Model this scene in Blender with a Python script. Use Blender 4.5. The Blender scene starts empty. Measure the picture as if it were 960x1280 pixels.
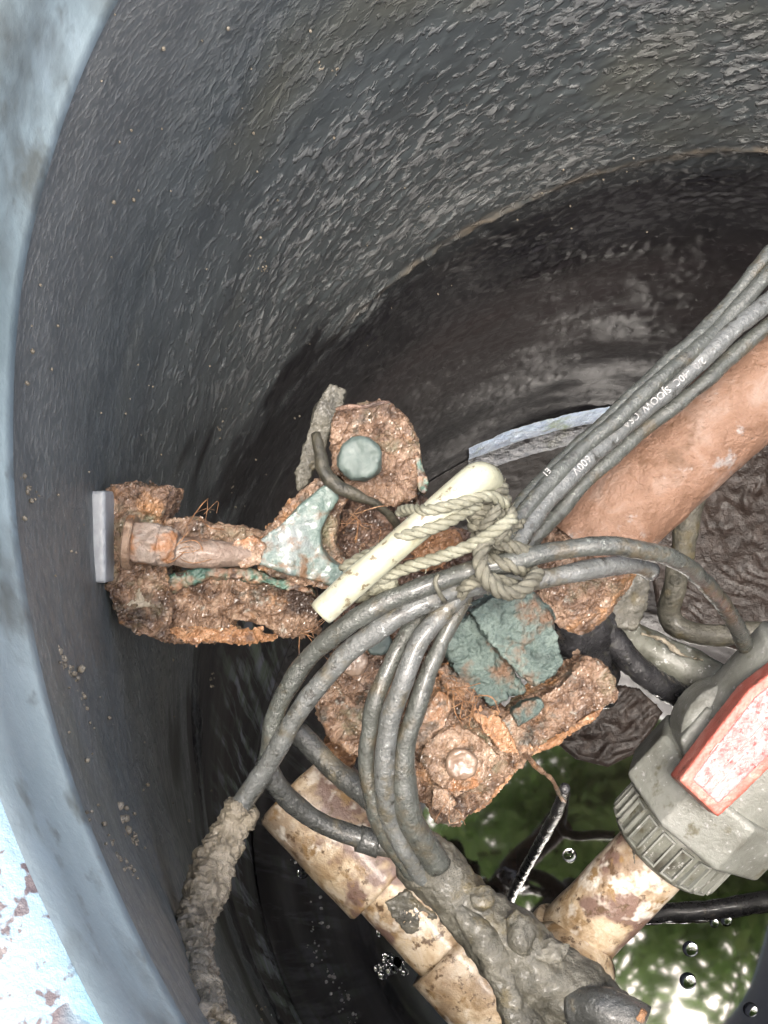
import bpy, bmesh, math, random
import numpy as np
from mathutils import Vector, Matrix
from mathutils.bvhtree import BVHTree

random.seed(7); rng = np.random.default_rng(7)
SC = bpy.context.scene
COL = SC.collection

# ------------------------------------------------------------------ camera
R0 = .35                                   # basin radius at the rim, metres
TILT, ROLL, FPX = .357, -.209, 1612.       # camera held over the rim, looking down into the basin
CAM = np.array([-.2436, -.147, .3455])
ct, st, cr, sr = math.cos(TILT), math.sin(TILT), math.cos(ROLL), math.sin(ROLL)
CM = np.array([[1, 0, 0], [0, ct, -st], [0, st, ct]]) @ np.array([[cr, -sr, 0], [sr, cr, 0], [0, 0, 1]])
cd = bpy.data.cameras.new('camera'); cam = bpy.data.objects.new('camera', cd); COL.objects.link(cam)
cd.sensor_fit = 'VERTICAL'; cd.sensor_height = 32; cd.lens = FPX / 1280 * 32
cd.clip_start = .01; cd.clip_end = 500
m4 = Matrix.Identity(4)
for i in range(3):
    for j in range(3): m4[i][j] = CM[i, j]
    m4[i][3] = CAM[i]
cam.matrix_world = m4
SC.camera = cam

# ------------------------------------------------------------------ daylight
SUN_EL, SUN_AZ = math.radians(76), math.radians(272)     # azimuth of the sun, counter-clockwise from +X
w = bpy.data.worlds.new('World'); SC.world = w; w.use_nodes = True
nt = w.node_tree; nt.nodes.clear()
sky = nt.nodes.new('ShaderNodeTexSky'); sky.sky_type = 'NISHITA'; sky.sun_disc = False
sky.sun_elevation = SUN_EL; sky.sun_rotation = math.radians(90) - SUN_AZ
sky.dust_density = 7.0; sky.air_density = .7; sky.ozone_density = .5
bg = nt.nodes.new('ShaderNodeBackground'); bg.inputs[1].default_value = .15
ow = nt.nodes.new('ShaderNodeOutputWorld')
nt.links.new(sky.outputs[0], bg.inputs[0]); nt.links.new(bg.outputs[0], ow.inputs[0])
ld = bpy.data.lights.new('sun', 'SUN'); ld.energy = 1.5; ld.angle = math.radians(20); ld.color = (1, .96, .9)
sun = bpy.data.objects.new('sun', ld); COL.objects.link(sun)
sd = Vector((math.cos(SUN_EL) * math.cos(SUN_AZ), math.cos(SUN_EL) * math.sin(SUN_AZ), math.sin(SUN_EL)))
sun.rotation_euler = sd.to_track_quat('Z', 'Y').to_euler(); sun.location = sd * 5
vs = SC.view_settings
SC.display_settings.display_device = 'sRGB'
vs.view_transform = 'Standard'; vs.look = 'None'; vs.gamma = 1; vs.exposure = 1.95; vs.use_curve_mapping = False

cy = SC.cycles
cy.max_bounces = 6; cy.diffuse_bounces = 2; cy.glossy_bounces = 3; cy.transmission_bounces = 4; cy.caustics_reflective = False; cy.caustics_refractive = False
cy.use_adaptive_sampling = True; cy.adaptive_threshold = .02

# ------------------------------------------------------------------ geometry helpers
FWD = CM @ np.array([0, 0, -1.])
def P(x, y, d):
    """world point seen at photo position x, y and standing d metres along the view axis"""
    return CAM + CM @ np.array([(x - 480) / FPX, -(y - 640) / FPX, -1.]) * d
def PZ(x, y, z):
    r = CM @ np.array([(x - 480) / FPX, -(y - 640) / FPX, -1.])
    return CAM + r * ((z - CAM[2]) / r[2])

_perm = np.random.default_rng(3).permutation(256); _perm = np.concatenate([_perm, _perm, _perm])
_grad = np.random.default_rng(4).normal(size=(256, 3)); _grad /= np.linalg.norm(_grad, axis=1)[:, None]
def pn(p):
    """gradient noise, p (N,3) -> about -1..1"""
    p = np.asarray(p, float); i = np.floor(p).astype(int); f = p - i
    u = f * f * f * (f * (f * 6 - 15) + 10); i &= 255
    out = np.zeros(len(p))
    for dx in (0, 1):
        for dy in (0, 1):
            for dz in (0, 1):
                h = _perm[_perm[_perm[i[:, 0] + dx] + i[:, 1] + dy] + i[:, 2] + dz]
                g = (_grad[h] * (f - (dx, dy, dz))).sum(1)
                out += g * (u[:, 0] if dx else 1 - u[:, 0]) * (u[:, 1] if dy else 1 - u[:, 1]) * (u[:, 2] if dz else 1 - u[:, 2])
    return out * 1.6
def fbm(p, o=4, g=.5):
    s = 0; a = 1
    for k in range(o): s = s + a * pn(p * 2 ** k + 17.3 * k); a *= g
    return s
def ridge(p, o=3):
    s = 0; a = 1
    for k in range(o): s = s + a * (1 - 2 * np.abs(pn(p * 2 ** k + 31.7 * k))); a *= .5
    return s

def thing(name, label, cat, base, group=None):
    o = bpy.data.objects.new(name, None); COL.objects.link(o); o.location = base
    o.empty_display_size = .02
    o['label'] = label; o['category'] = cat
    if group: o['group'] = group
    o['_b'] = [float(v) for v in base]
    return o
def origin_of(o):
    b = np.zeros(3)
    while o is not None:
        b = b + np.array(o.location); o = o.parent
    return b
def obj(name, vf, mat, parent=None, smooth=True, label=None, cat=None, group=None, kind=None, base=None, uv=None):
    """one mesh object from world-space vertices and faces"""
    v, f = vf
    v = np.asarray(v, float)
    if parent is not None: b = origin_of(parent)
    else: b = np.array(base) if base is not None else np.array([v[:, 0].mean(), v[:, 1].mean(), v[:, 2].min()])
    me = bpy.data.meshes.new(name); me.from_pydata((v - b).tolist(), [], f if isinstance(f, list) else f.tolist())
    if smooth and not mat.startswith('rust'): me.polygons.foreach_set('use_smooth', [True] * len(me.polygons))
    me.validate(); me.update()
    if uv is not None:
        l = me.uv_layers.new(name='UVMap'); idx = np.zeros(len(me.loops), dtype=np.int32)
        me.loops.foreach_get('vertex_index', idx); l.data.foreach_set('uv', uv[idx].ravel())
    me.materials.append(MAT[mat])
    o = bpy.data.objects.new(name, me); COL.objects.link(o)
    if parent is not None: o.parent = parent
    else: o.location = b
    if label: o['label'] = label
    if cat: o['category'] = cat
    if group: o['group'] = group
    if kind: o['kind'] = kind
    return o
def join(*vfs):
    V = []; F = []; n = 0
    for v, f in vfs:
        v = np.asarray(v, float); V.append(v)
        F += [[i + n for i in q] for q in (f if isinstance(f, list) else f.tolist())]; n += len(v)
    return np.concatenate(V), F
def normals(v, f):
    me = bpy.data.meshes.new('t'); me.from_pydata(np.asarray(v).tolist(), [], f if isinstance(f, list) else f.tolist()); me.update()
    n = np.zeros(len(me.vertices) * 3); me.vertex_normals.foreach_get('vector', n); bpy.data.meshes.remove(me)
    return n.reshape(-1, 3)

def spline(pts, n=None, step=None):
    p = np.asarray(pts, float); k = p.shape[1]
    q = np.vstack([2 * p[0] - p[1], p, 2 * p[-1] - p[-2]])
    out = []
    for i in range(len(p) - 1):
        a, b, c, d = q[i:i + 4]
        m = max(2, int(np.linalg.norm((c - b)[:3]) / step)) if step else n
        t = np.linspace(0, 1, m, endpoint=False)[:, None]
        out.append(.5 * (2 * b + (c - a) * t + (2 * a - 5 * b + 4 * c - d) * t ** 2 + (3 * b - a - 3 * c + d) * t ** 3))
    out.append(p[-1:]); return np.vstack(out)
def frames(c):
    t = np.gradient(c, axis=0); t /= np.linalg.norm(t, axis=1)[:, None]
    u = np.cross(t[0], [.3, .2, 1]); u /= np.linalg.norm(u); U = [u]
    for i in range(1, len(c)):
        u = U[-1] - t[i] * (U[-1] @ t[i]); U.append(u / np.linalg.norm(u))
    U = np.array(U); return t, U, np.cross(t, U)
def tube(pts, r, seg=16, step=.003, amp=0, freq=100, flat=True, smoothp=True, cap=True, amp2=0, freq2=400):
    """swept tube; pts world points, r scalar or one radius per point"""
    p = np.asarray(pts, float)
    rr = np.full(len(p), r, float) if np.isscalar(r) else np.asarray(r, float)
    q = np.hstack([p, rr[:, None]])
    q = spline(q, step=step) if smoothp else q
    c, rad = q[:, :3], q[:, 3]
    t, U, W = frames(c); n = len(c)
    a = np.arange(seg) / seg * 2 * np.pi
    dirs = U[:, None, :] * np.cos(a)[None, :, None] + W[:, None, :] * np.sin(a)[None, :, None]
    v = c[:, None, :] + dirs * rad[:, None, None]
    v = v.reshape(-1, 3); D = dirs.reshape(-1, 3)
    if amp: v = v + D * (fbm(v * freq, 3) * amp)[:, None]
    if amp2: v = v + D * (ridge(v * freq2, 2) * amp2)[:, None]
    i = np.arange(n - 1)[:, None] * seg; j = np.arange(seg)[None, :]; k = (j + 1) % seg
    f = np.stack([i + j, i + k, i + seg + k, i + seg + j], -1).reshape(-1, 4).tolist()
    if cap: f.append(list(range(seg - 1, -1, -1))); f.append([(n - 1) * seg + x for x in range(seg)])
    return v, f
def lathe(a, axis, prof, seg=40, squash=None):
    """prof: (distance along axis, radius) pairs"""
    axis = np.asarray(axis, float) / np.linalg.norm(axis); a = np.asarray(a, float)
    u = np.cross(axis, [.2, .3, 1]); u /= np.linalg.norm(u); wv = np.cross(axis, u)
    th = np.arange(seg) / seg * 2 * np.pi
    ring = np.cos(th)[:, None] * u + np.sin(th)[:, None] * wv
    v = np.concatenate([a + axis * s + ring * r for s, r in prof]); n = len(prof); f = []
    for i in range(n - 1):
        for j in range(seg): f.append([i * seg + j, i * seg + (j + 1) % seg, (i + 1) * seg + (j + 1) % seg, (i + 1) * seg + j])
    f.append(list(range(seg - 1, -1, -1))); f.append([(n - 1) * seg + x for x in range(seg)])
    return v, f
def prism(outline, d, thick, back=1.0):
    """outline (photo positions) standing at depth d (number or function), thick metres deep"""
    o = np.array(outline, float)
    df = d if callable(d) else (lambda x, y: d)
    fr = np.array([P(x, y, df(x, y)) for x, y in o]); cen = fr.mean(0)
    bk = (fr - cen) * back + cen + FWD * thick; n = len(o)
    bm = bmesh.new()
    A = [bm.verts.new(p) for p in fr]; B = [bm.verts.new(p) for p in bk]
    bm.faces.new(A); bm.faces.new(B[::-1])
    for i in range(n): bm.faces.new([A[i], B[i], B[(i + 1) % n], A[(i + 1) % n]])
    bmesh.ops.recalc_face_normals(bm, faces=bm.faces)
    bmesh.ops.triangulate(bm, faces=bm.faces)
    v = np.array([x.co[:] for x in bm.verts]); f = [[q.index for q in fc.verts] for fc in bm.faces]
    bm.free(); return v, f
def remesh(vf, voxel=.001, smooth=4):
    v, f = vf
    me = bpy.data.meshes.new('tmp'); me.from_pydata(np.asarray(v).tolist(), [], f); me.update()
    o = bpy.data.objects.new('tmp', me); COL.objects.link(o)
    md = o.modifiers.new('r', 'REMESH'); md.mode = 'VOXEL'; md.voxel_size = voxel
    if smooth: ms = o.modifiers.new('s', 'SMOOTH'); ms.iterations = smooth; ms.factor = .5
    e = o.evaluated_get(bpy.context.evaluated_depsgraph_get()); m2 = e.to_mesh()
    vv = np.zeros(len(m2.vertices) * 3); m2.vertices.foreach_get('co', vv); vv = vv.reshape(-1, 3)
    nn = np.zeros(len(m2.vertices) * 3); m2.vertex_normals.foreach_get('vector', nn); nn = nn.reshape(-1, 3)
    ff = [list(p.vertices) for p in m2.polygons]
    e.to_mesh_clear(); bpy.data.objects.remove(o); bpy.data.meshes.remove(me)
    return vv, ff, nn
def crust(vf, voxel=.001, amp=.002, freq=70, chip=.0012, cfreq=160, smooth=3, fine=.0004):
    """solid -> weathered, flaking casting"""
    v, f, n = remesh(vf, voxel * .9, min(smooth, 2) if smooth < 6 else smooth)
    amp *= .42; chip *= .72
    wv = v + .004 * np.stack([pn(v * 120), pn(v * 120 + 9), pn(v * 120 + 21)], 1)
    d = amp * fbm(v * freq, 2) + chip * np.clip(ridge(wv * cfreq, 2), -1, 1) + chip * .55 * ridge(wv * cfreq * 2.6, 1) + fine * pn(v * 620)
    te = fbm(v * freq * .8 + 3, 2) * 2.6; d += chip * 1.0 * (np.floor(te) + np.clip((te - np.floor(te)) * 5, 0, 1) - te * .35)
    d -= np.where(pn(wv * cfreq * 1.3 + 5) > .35, chip * .9, 0)
    d = d - d.mean() - .0004
    return v + n * d[:, None], f
def box(c, sx, sy, sz, ax=(1, 0, 0), ay=(0, 1, 0), az=(0, 0, 1)):
    c, ax, ay, az = [np.asarray(q, float) for q in (c, ax, ay, az)]
    v = [c + ax * x * sx / 2 + ay * y * sy / 2 + az * z * sz / 2 for z in (-1, 1) for y in (-1, 1) for x in (-1, 1)]
    return np.array(v), [[0, 2, 3, 1], [4, 5, 7, 6], [0, 1, 5, 4], [2, 6, 7, 3], [0, 4, 6, 2], [1, 3, 7, 5]]
def rope(pts, r, lay=.013, step=.0011, fuzz=True):
    q = spline(pts, step=step); t, U, W = frames(q)
    s = np.concatenate([[0], np.cumsum(np.linalg.norm(np.diff(q, axis=0), axis=1))]); out = []
    for k in range(3):
        a = s / lay * 2 * np.pi + k * 2.094
        c = q + (U * np.cos(a)[:, None] + W * np.sin(a)[:, None]) * r * .5
        out.append(tube(c, r * .56, 7, smoothp=False, amp=r * .08, freq=500))
    if fuzz:
        for i in range(0, len(q), 9):
            a = random.uniform(0, 6.28); dv = U[i] * math.cos(a) + W[i] * math.sin(a)
            e = q[i] + dv * r * random.uniform(1.4, 2.2) + t[i] * random.uniform(-.003, .003)
            out.append(tube([q[i] + dv * r * .8, (q[i] + dv * r * 1.3 + e) / 2, e], [.00022, .0002, .0001], 3, step=.002))
    return join(*out)
def blob(c, r, sc=(1, 1, 1), amp=.25, freq=1.2, sub=3):
    bm = bmesh.new(); bmesh.ops.create_icosphere(bm, subdivisions=sub, radius=1)
    v = np.array([x.co[:] for x in bm.verts]); f = [[q.index for q in fc.verts] for fc in bm.faces]; bm.free()
    v = v * (1 + amp * fbm(v * freq + np.asarray(c) * 91, 3))[:, None]
    return np.asarray(c) + v * r * np.asarray(sc), f

# ------------------------------------------------------------------ materials
MAT = {}
class NB:
    def __init__(s, name):
        s.m = bpy.data.materials.new(name); s.m.use_nodes = True; s.t = s.m.node_tree; s.t.nodes.clear()
        s.out = s.n('ShaderNodeOutputMaterial'); s.b = s.n('ShaderNodeBsdfPrincipled'); s.l(s.b.outputs[0], s.out.inputs[0]); MAT[name] = s.m
    def n(s, ty, **kw):
        x = s.t.nodes.new(ty)
        for k, v in kw.items(): setattr(x, k, v)
        return x
    def l(s, a, b): s.t.links.new(a, b)
    def coord(s, scale=(1, 1, 1), uv=False, loc=(0, 0, 0)):
        c = s.n('ShaderNodeTexCoord'); mp = s.n('ShaderNodeMapping'); mp.inputs['Scale'].default_value = scale; mp.inputs['Location'].default_value = loc
        s.l(c.outputs['UV' if uv else 'Object'], mp.inputs[0]); return mp.outputs[0]
    def noise(s, co, scale, detail=6, rough=.6, dist=0):
        x = s.n('ShaderNodeTexNoise'); x.inputs['Scale'].default_value = scale; x.inputs['Detail'].default_value = detail
        x.inputs['Roughness'].default_value = rough; x.inputs['Distortion'].default_value = dist; s.l(co, x.inputs['Vector']); return x.outputs['Fac']
    def vor(s, co, scale, feature='F1', rnd=1):
        x = s.n('ShaderNodeTexVoronoi'); x.feature = feature; x.inputs['Scale'].default_value = scale; x.inputs['Randomness'].default_value = rnd; s.l(co, x.inputs['Vector']); return x
    def ramp(s, fac, stops, interp='LINEAR'):
        x = s.n('ShaderNodeValToRGB'); cr_ = x.color_ramp; cr_.interpolation = interp
        while len(cr_.elements) < len(stops): cr_.elements.new(.5)
        for e, (p, c) in zip(cr_.elements, stops):
            e.position = p; e.color = (c, c, c, 1) if np.isscalar(c) else (*c, 1)
        s.l(fac, x.inputs[0]); return x.outputs[0]
    def mix(s, fac, a, b):
        x = s.n('ShaderNodeMix', data_type='RGBA')
        if np.isscalar(fac): x.inputs[0].default_value = fac
        else: s.l(fac, x.inputs[0])
        for v, k in ((a, 6), (b, 7)):
            if isinstance(v, tuple): x.inputs[k].default_value = (*v, 1)
            else: s.l(v, x.inputs[k])
        return x.outputs[2]
    def math(s, op, a, b=None, clamp=False):
        x = s.n('ShaderNodeMath', operation=op); x.use_clamp = clamp
        for v, k in ((a, 0), (b, 1)):
            if v is None: continue
            if np.isscalar(v): x.inputs[k].default_value = v
            else: s.l(v, x.inputs[k])
        return x.outputs[0]
    def range(s, v, a, b, c=0, d=1):
        x = s.n('ShaderNodeMapRange'); x.inputs[1].default_value = a; x.inputs[2].default_value = b; x.inputs[3].default_value = c; x.inputs[4].default_value = d
        s.l(v, x.inputs[0]); return x.outputs[0]
    def bump(s, h, dist, strength=1, prev=None):
        x = s.n('ShaderNodeBump'); x.inputs['Distance'].default_value = dist; x.inputs['Strength'].default_value = strength
        s.l(h, x.inputs['Height'])
        if prev is not None: s.l(prev, x.inputs['Normal'])
        return x.outputs[0]
    def set(s, **kw):
        for k, v in kw.items():
            i = s.b.inputs[k.replace('_', ' ')]
            if isinstance(v, tuple): i.default_value = (*v, 1) if len(v) == 3 else v
            elif np.isscalar(v): i.default_value = v
            else: s.l(v, i)

def stuff_mat(name, stops, scale=120, detail=5, dist=.6, rough=(.35, .65), bump=.0006, bscale=350, patches=(), fine=.0002, coat=0, spec=.5, sc=(1, 1, 1), metallic=0):
    b = NB(name); co = b.coord(sc)
    col = b.ramp(b.noise(co, scale, detail, .62, dist), stops)
    for k, (c, s2, lo, hi) in enumerate(patches):
        c2 = b.coord(sc, loc=(3.1 * (k + 1), 1.7 * (k + 1), .9))
        col = b.mix(b.ramp(b.noise(c2, s2, 4, .65), [(lo, 0), (hi, 1)]), col, c)
    n1 = b.noise(co, bscale, 4, .7)
    nb = b.bump(n1, bump * 1.6)
    b.set(Base_Color=col, Roughness=b.range(b.noise(co, scale * 1.7, 3), .3, .7, rough[0], rough[1]), Normal=nb, Metallic=metallic)
    b.b.inputs['Coat Weight'].default_value = coat; b.b.inputs['Coat Roughness'].default_value = .15
    b.b.inputs['Specular IOR Level'].default_value = spec
    return b

stuff_mat('rust', [(.28, (0.0341, 0.0212, 0.0134)), (.42, (0.102, 0.0604, 0.037)), (.55, (0.197, 0.127, 0.0841)), (.7, (0.3, 0.22, 0.158))], 120, patches=[((0.14, 0.128, 0.0819), 28, .57, .68), ((0.0315, 0.0179, 0.0117), 38, .55, .66), ((0.287, 0.156, 0.0741), 45, .58, .68), ((0.0682, 0.0604, 0.047), 60, .58, .68), ((0.246, 0.234, 0.201), 100, .62, .7)], rough=(.2, .55), bump=.0012, coat=.3)
stuff_mat('rust_bright', [(.3, (0.117, 0.0563, 0.0281)), (.5, (0.26, 0.134, 0.0632)), (.7, (0.355, 0.225, 0.134))], 140, patches=[((0.0955, 0.0563, 0.0385), 60, .58, .66)], rough=(.22, .6), bump=.0012, coat=.25)
stuff_mat('rust_dark', [(.3, (.025, .017, .013)), (.5, (.085, .052, .037)), (.72, (.22, .14, .10))], 130, patches=[((.25, .13, .07), 60, .6, .68)], rough=(.2, .55), bump=.0012, coat=.3)
stuff_mat('rust_pipe', [(.28, (0.119, 0.0615, 0.034)), (.5, (0.176, 0.101, 0.065)), (.72, (0.22, 0.158, 0.124))], 60, patches=[((0.104, 0.0544, 0.0283), 30, .58, .66), ((0.224, 0.198, 0.181), 80, .62, .7), ((0.0564, 0.0346, 0.0227), 140, .68, .72)], rough=(.45, .75), bump=.0009, coat=0)
stuff_mat('mint', [(.3, (0.0641, 0.101, 0.0861)), (.5, (0.0988, 0.14, 0.127)), (.7, (0.133, 0.169, 0.16))], 60, patches=[((0.133, 0.153, 0.152), 35, .52, .66), ((0.109, 0.0634, 0.033), 60, .52, .62), ((0.0394, 0.0792, 0.061), 80, .6, .72)], rough=(.25, .5), bump=.0006, coat=.25)
stuff_mat('dark_mint', [(.3, (0.033, 0.0675, 0.0525)), (.6, (0.0743, 0.143, 0.109)), (.75, (0.165, 0.21, 0.165))], 90, patches=[((.2, .12, .075), 55, .46, .56), ((.05, .03, .02), 90, .56, .62)], rough=(.25, .5), bump=.0005)
stuff_mat('patina', [(.3, (0.0301, 0.0413, 0.0362)), (.48, (0.0702, 0.0988, 0.0882)), (.7, (0.136, 0.176, 0.155))], 80, patches=[((.13, .08, .05), 45, .55, .66), ((0.0226, 0.0362, 0.0517), 50, .6, .7), ((0.15, 0.114, 0.062), 70, .68, .76)], rough=(.3, .6), bump=.0018, bscale=260)
stuff_mat('web_smooth', [(.3, (0.155, 0.107, 0.0794)), (.55, (0.221, 0.176, 0.144)), (.75, (0.275, 0.257, 0.233))], 50, patches=[((.13, .08, .055), 60, .56, .64), ((0.221, 0.107, 0.0497), 40, .58, .66)], rough=(.3, .55), bump=.0009, coat=.1)
stuff_mat('bolt_steel', [(.3, (0.055, 0.076, 0.0689)), (.6, (0.0819, 0.108, 0.0982))], 90, patches=[((0.061, 0.049, 0.0266), 90, .66, .7)], rough=(.45, .7), bump=.0003)
stuff_mat('rust_pale', [(.28, (0.0867, 0.0543, 0.0343)), (.45, (0.188, 0.122, 0.08)), (.6, (0.275, 0.197, 0.138)), (.72, (0.347, 0.272, 0.2))], 110, patches=[((0.0433, 0.0259, 0.016), 45, .56, .66), ((0.26, 0.122, 0.0515), 60, .56, .66), ((0.0867, 0.0612, 0.0401), 90, .58, .66)], rough=(.2, .5), bump=.001, coat=.3)
stuff_mat('bolt_rust', [(.3, (0.147, 0.0947, 0.0664)), (.6, (0.215, 0.157, 0.114))], 90, rough=(.25, .5), bump=.0003, coat=.2)
stuff_mat('plate_steel', [(.3, (0.223, 0.236, 0.248)), (.6, (0.285, 0.304, 0.316))], 200, rough=(.4, .55), bump=.0001)
stuff_mat('mud_grey', [(.3, (0.0308, 0.0294, 0.0224)), (.5, (0.0747, 0.0712, 0.056)), (.7, (0.128, 0.121, 0.097))], 90, rough=(.3, .65), bump=.0010, coat=.12, patches=[((0.0877, 0.0737, 0.0411), 50, .56, .66)])
stuff_mat('mud_tan', [(.3, (0.101, 0.0855, 0.0603)), (.5, (0.202, 0.175, 0.128)), (.7, (0.295, 0.264, 0.21))], 110, rough=(.3, .6), bump=.0012, coat=.15)
def cable_mat(name, a, c, dirt, lo):
    stuff_mat(name, [(.3, a), (.7, c)], 60, patches=[(dirt, 60, lo - .05, lo + .06), ((.035, .035, .03), 160, .58, .66), (tuple(min(.6, q * 2.1) for q in c), 420, .62, .68)], rough=(.2, .4), bump=.0006, bscale=420, coat=.3)
cable_mat('cable_grey', (0.0431, 0.0461, 0.0408), (0.0765, 0.0824, 0.0736), (0.0661, 0.0575, 0.0393), .58)
cable_mat('cable_pale', (0.0731, 0.0768, 0.0718), (0.119, 0.126, 0.122), (0.0847, 0.0768, 0.0555), .6)
cable_mat('cable_dark', (0.0308, 0.0319, 0.0293), (0.0616, 0.0644, 0.0612), (0.0952, 0.084, 0.0585), .6)
cable_mat('cable_black', (.012, .012, .013), (.03, .03, .032), (.12, .10, .08), .66)
stuff_mat('print_white', [(.42, (0.093, 0.093, 0.093)), (.6, (0.288, 0.288, 0.279))], 500, bump=.00005)
stuff_mat('pvc_tan', [(.3, (0.157, 0.104, 0.0571)), (.43, (0.314, 0.224, 0.131)), (.55, (0.47, 0.376, 0.261)), (.72, (0.588, 0.52, 0.424))], 65, patches=[((.2, .15, .115), 12, .5, .66), ((0.172, 0.112, 0.0898), 20, .55, .6), ((0.102, 0.064, 0.0367), 150, .57, .64), ((0.627, 0.584, 0.514), 35, .56, .64), ((0.235, 0.152, 0.0734), 90, .57, .66)], rough=(.25, .55), bump=.0005, coat=.15)
stuff_mat('pvc_grey', [(.3, (0.11, 0.112, 0.0969)), (.55, (0.168, 0.174, 0.155)), (.75, (0.214, 0.218, 0.203))], 35, patches=[((0.0728, 0.0699, 0.057), 25, .55, .72), ((0.291, 0.291, 0.284), 300, .62, .68), ((0.0865, 0.0806, 0.0553), 60, .6, .68)], rough=(.35, .55), bump=.0004)
stuff_mat('pvc_grey_dark', [(.3, (0.0761, 0.0789, 0.0636)), (.6, (0.13, 0.133, 0.112))], 60, patches=[((0.0423, 0.0398, 0.0314), 40, .54, .68), ((0.301, 0.301, 0.289), 260, .6, .66), ((0.0543, 0.0489, 0.0307), 90, .58, .66)], rough=(.3, .5), bump=.0003)
stuff_mat('handle_red', [(.3, (.24, .055, .04)), (.5, (.36, .10, .075)), (.68, (.46, .19, .15))], 60, patches=[((.14, .06, .045), 110, .58, .68), ((.5, .3, .26), 90, .62, .7)], rough=(.3, .5), bump=.0004)
stuff_mat('handle_worn', [(.35, (0.224, 0.0641, 0.0599)), (.47, (0.293, 0.141, 0.138)), (.6, (0.337, 0.201, 0.198))], 260, patches=[((0.169, 0.0385, 0.0364), 330, .55, .6), ((0.349, 0.222, 0.218), 40, .54, .68)], rough=(.2, .4), bump=.0004)
stuff_mat('rod_pale', [(.3, (0.265, 0.266, 0.186)), (.6, (0.373, 0.374, 0.291)), (.75, (0.417, 0.426, 0.362))], 40, patches=[((0.221, 0.198, 0.143), 35, .54, .7), ((0.141, 0.117, 0.0763), 200, .6, .66), ((0.182, 0.161, 0.0992), 70, .6, .7)], rough=(.12, .3), bump=.0002, coat=.5)
stuff_mat('rope_pale', [(.3, (0.112, 0.109, 0.0746)), (.6, (0.214, 0.213, 0.16)), (.75, (0.275, 0.276, 0.224))], 120, rough=(.45, .7), bump=.0004, bscale=900)
stuff_mat('rope_dirty', [(.3, (.05, .048, .035)), (.6, (.15, .145, .11)), (.75, (.27, .26, .2))], 130, rough=(.4, .7), bump=.0005, bscale=900)
stuff_mat('cord_dark', [(.3, (0.0165, 0.0165, 0.0121)), (.7, (0.0605, 0.055, 0.0385))], 130, rough=(.3, .6), bump=.0006)
stuff_mat('sludge', [(.3, (0.0123, 0.00784, 0.00616)), (.6, (0.0336, 0.0235, 0.0196)), (.75, (0.0728, 0.056, 0.0476))], 60, rough=(.25, .6), bump=.002, bscale=120, coat=.05)
stuff_mat('foam', [(.3, (.35, .33, .33)), (.7, (.7, .7, .72))], 200, rough=(.15, .4), bump=.0005)
stuff_mat('bark', [(.3, (.03, .022, .015)), (.7, (.10, .075, .05))], 30, rough=(.6, .9), bump=.004, bscale=60)
stuff_mat('soil', [(.3, (.12, .09, .065)), (.5, (.24, .2, .155)), (.7, (.36, .32, .27))], 18, rough=(.7, .95), bump=.008, bscale=60)
# peeling pale paint on the top of the basin flange
stuff_mat('flange_paint', [(.3, (0.124, 0.204, 0.258)), (.5, (0.154, 0.227, 0.275)), (.7, (0.178, 0.243, 0.284))], 14, patches=[((0.0657, 0.0523, 0.0566), 48, .55, .57), ((0.0836, 0.0697, 0.0715), 110, .58, .61), ((0.12, 0.23, 0.287), 9, .5, .62)], rough=(.4, .6), bump=.0006, bscale=160)
stuff_mat('lip_plastic', [(.3, (0.184, 0.235, 0.246)), (.5, (0.267, 0.334, 0.349)), (.7, (0.351, 0.417, 0.427))], 9, patches=[((0.11, 0.113, 0.102), 70, .6, .8), ((0.0848, 0.091, 0.085), 14, .55, .75), ((0.138, 0.155, 0.147), 30, .58, .72), ((0.369, 0.457, 0.491), 12, .56, .7)], rough=(.3, .5), bump=.0002, bscale=120)

# basin wall: black plastic with a film of dried scale, flakes lying around the wall
b = NB('wall_scale')
cu = b.coord((1, 1, 1), uv=True)
sep = b.n('ShaderNodeSeparateXYZ'); b.l(cu, sep.inputs[0]); vz = sep.outputs[1]
skew = b.n('ShaderNodeMapping'); skew.inputs['Rotation'].default_value = (0, 0, math.radians(-20)); b.l(cu, skew.inputs[0])
def sm(sx, sy, loc=0):
    x = b.n('ShaderNodeMapping'); x.inputs['Scale'].default_value = (sx, sy, 1); x.inputs['Location'].default_value = (loc, loc * .7, 0); b.l(skew.outputs[0], x.inputs[0]); return x.outputs[0]
n_fl = b.noise(sm(118, 122), 1, 4, .55, .4)
n_fl2 = b.noise(sm(190, 330, 5), 1, 3, .6)
n_big = b.noise(sm(7, 12, 9), 1, 2, .6)
n_mid = b.noise(sm(26, 50, 2), 1, 3, .6)
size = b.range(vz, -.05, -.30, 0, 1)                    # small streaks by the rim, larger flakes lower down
thr = b.math('ADD', n_fl, b.math('MULTIPLY', b.math('SUBTRACT', n_big, .47), .5))
fl1 = b.ramp(thr, [(.52, 0), (.64, 1)])
fl2 = b.ramp(n_fl2, [(.5, 0), (.75, .22)])
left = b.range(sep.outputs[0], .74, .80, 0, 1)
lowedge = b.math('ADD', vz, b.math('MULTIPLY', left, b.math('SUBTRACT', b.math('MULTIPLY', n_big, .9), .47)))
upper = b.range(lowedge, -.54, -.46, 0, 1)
fl1 = b.math('MULTIPLY', fl1, b.range(sep.outputs[0], .80, 1.0, 1, .35))
flake = b.mix(size, fl2, fl1)
flk = b.math('MULTIPLY', flake, b.range(upper, 0, 1, .12, 1))
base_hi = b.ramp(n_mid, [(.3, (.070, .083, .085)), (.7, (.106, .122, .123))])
base_lo = b.ramp(n_big, [(.3, (.006, .006, .008)), (.7, (.016, .015, .018))])
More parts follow.
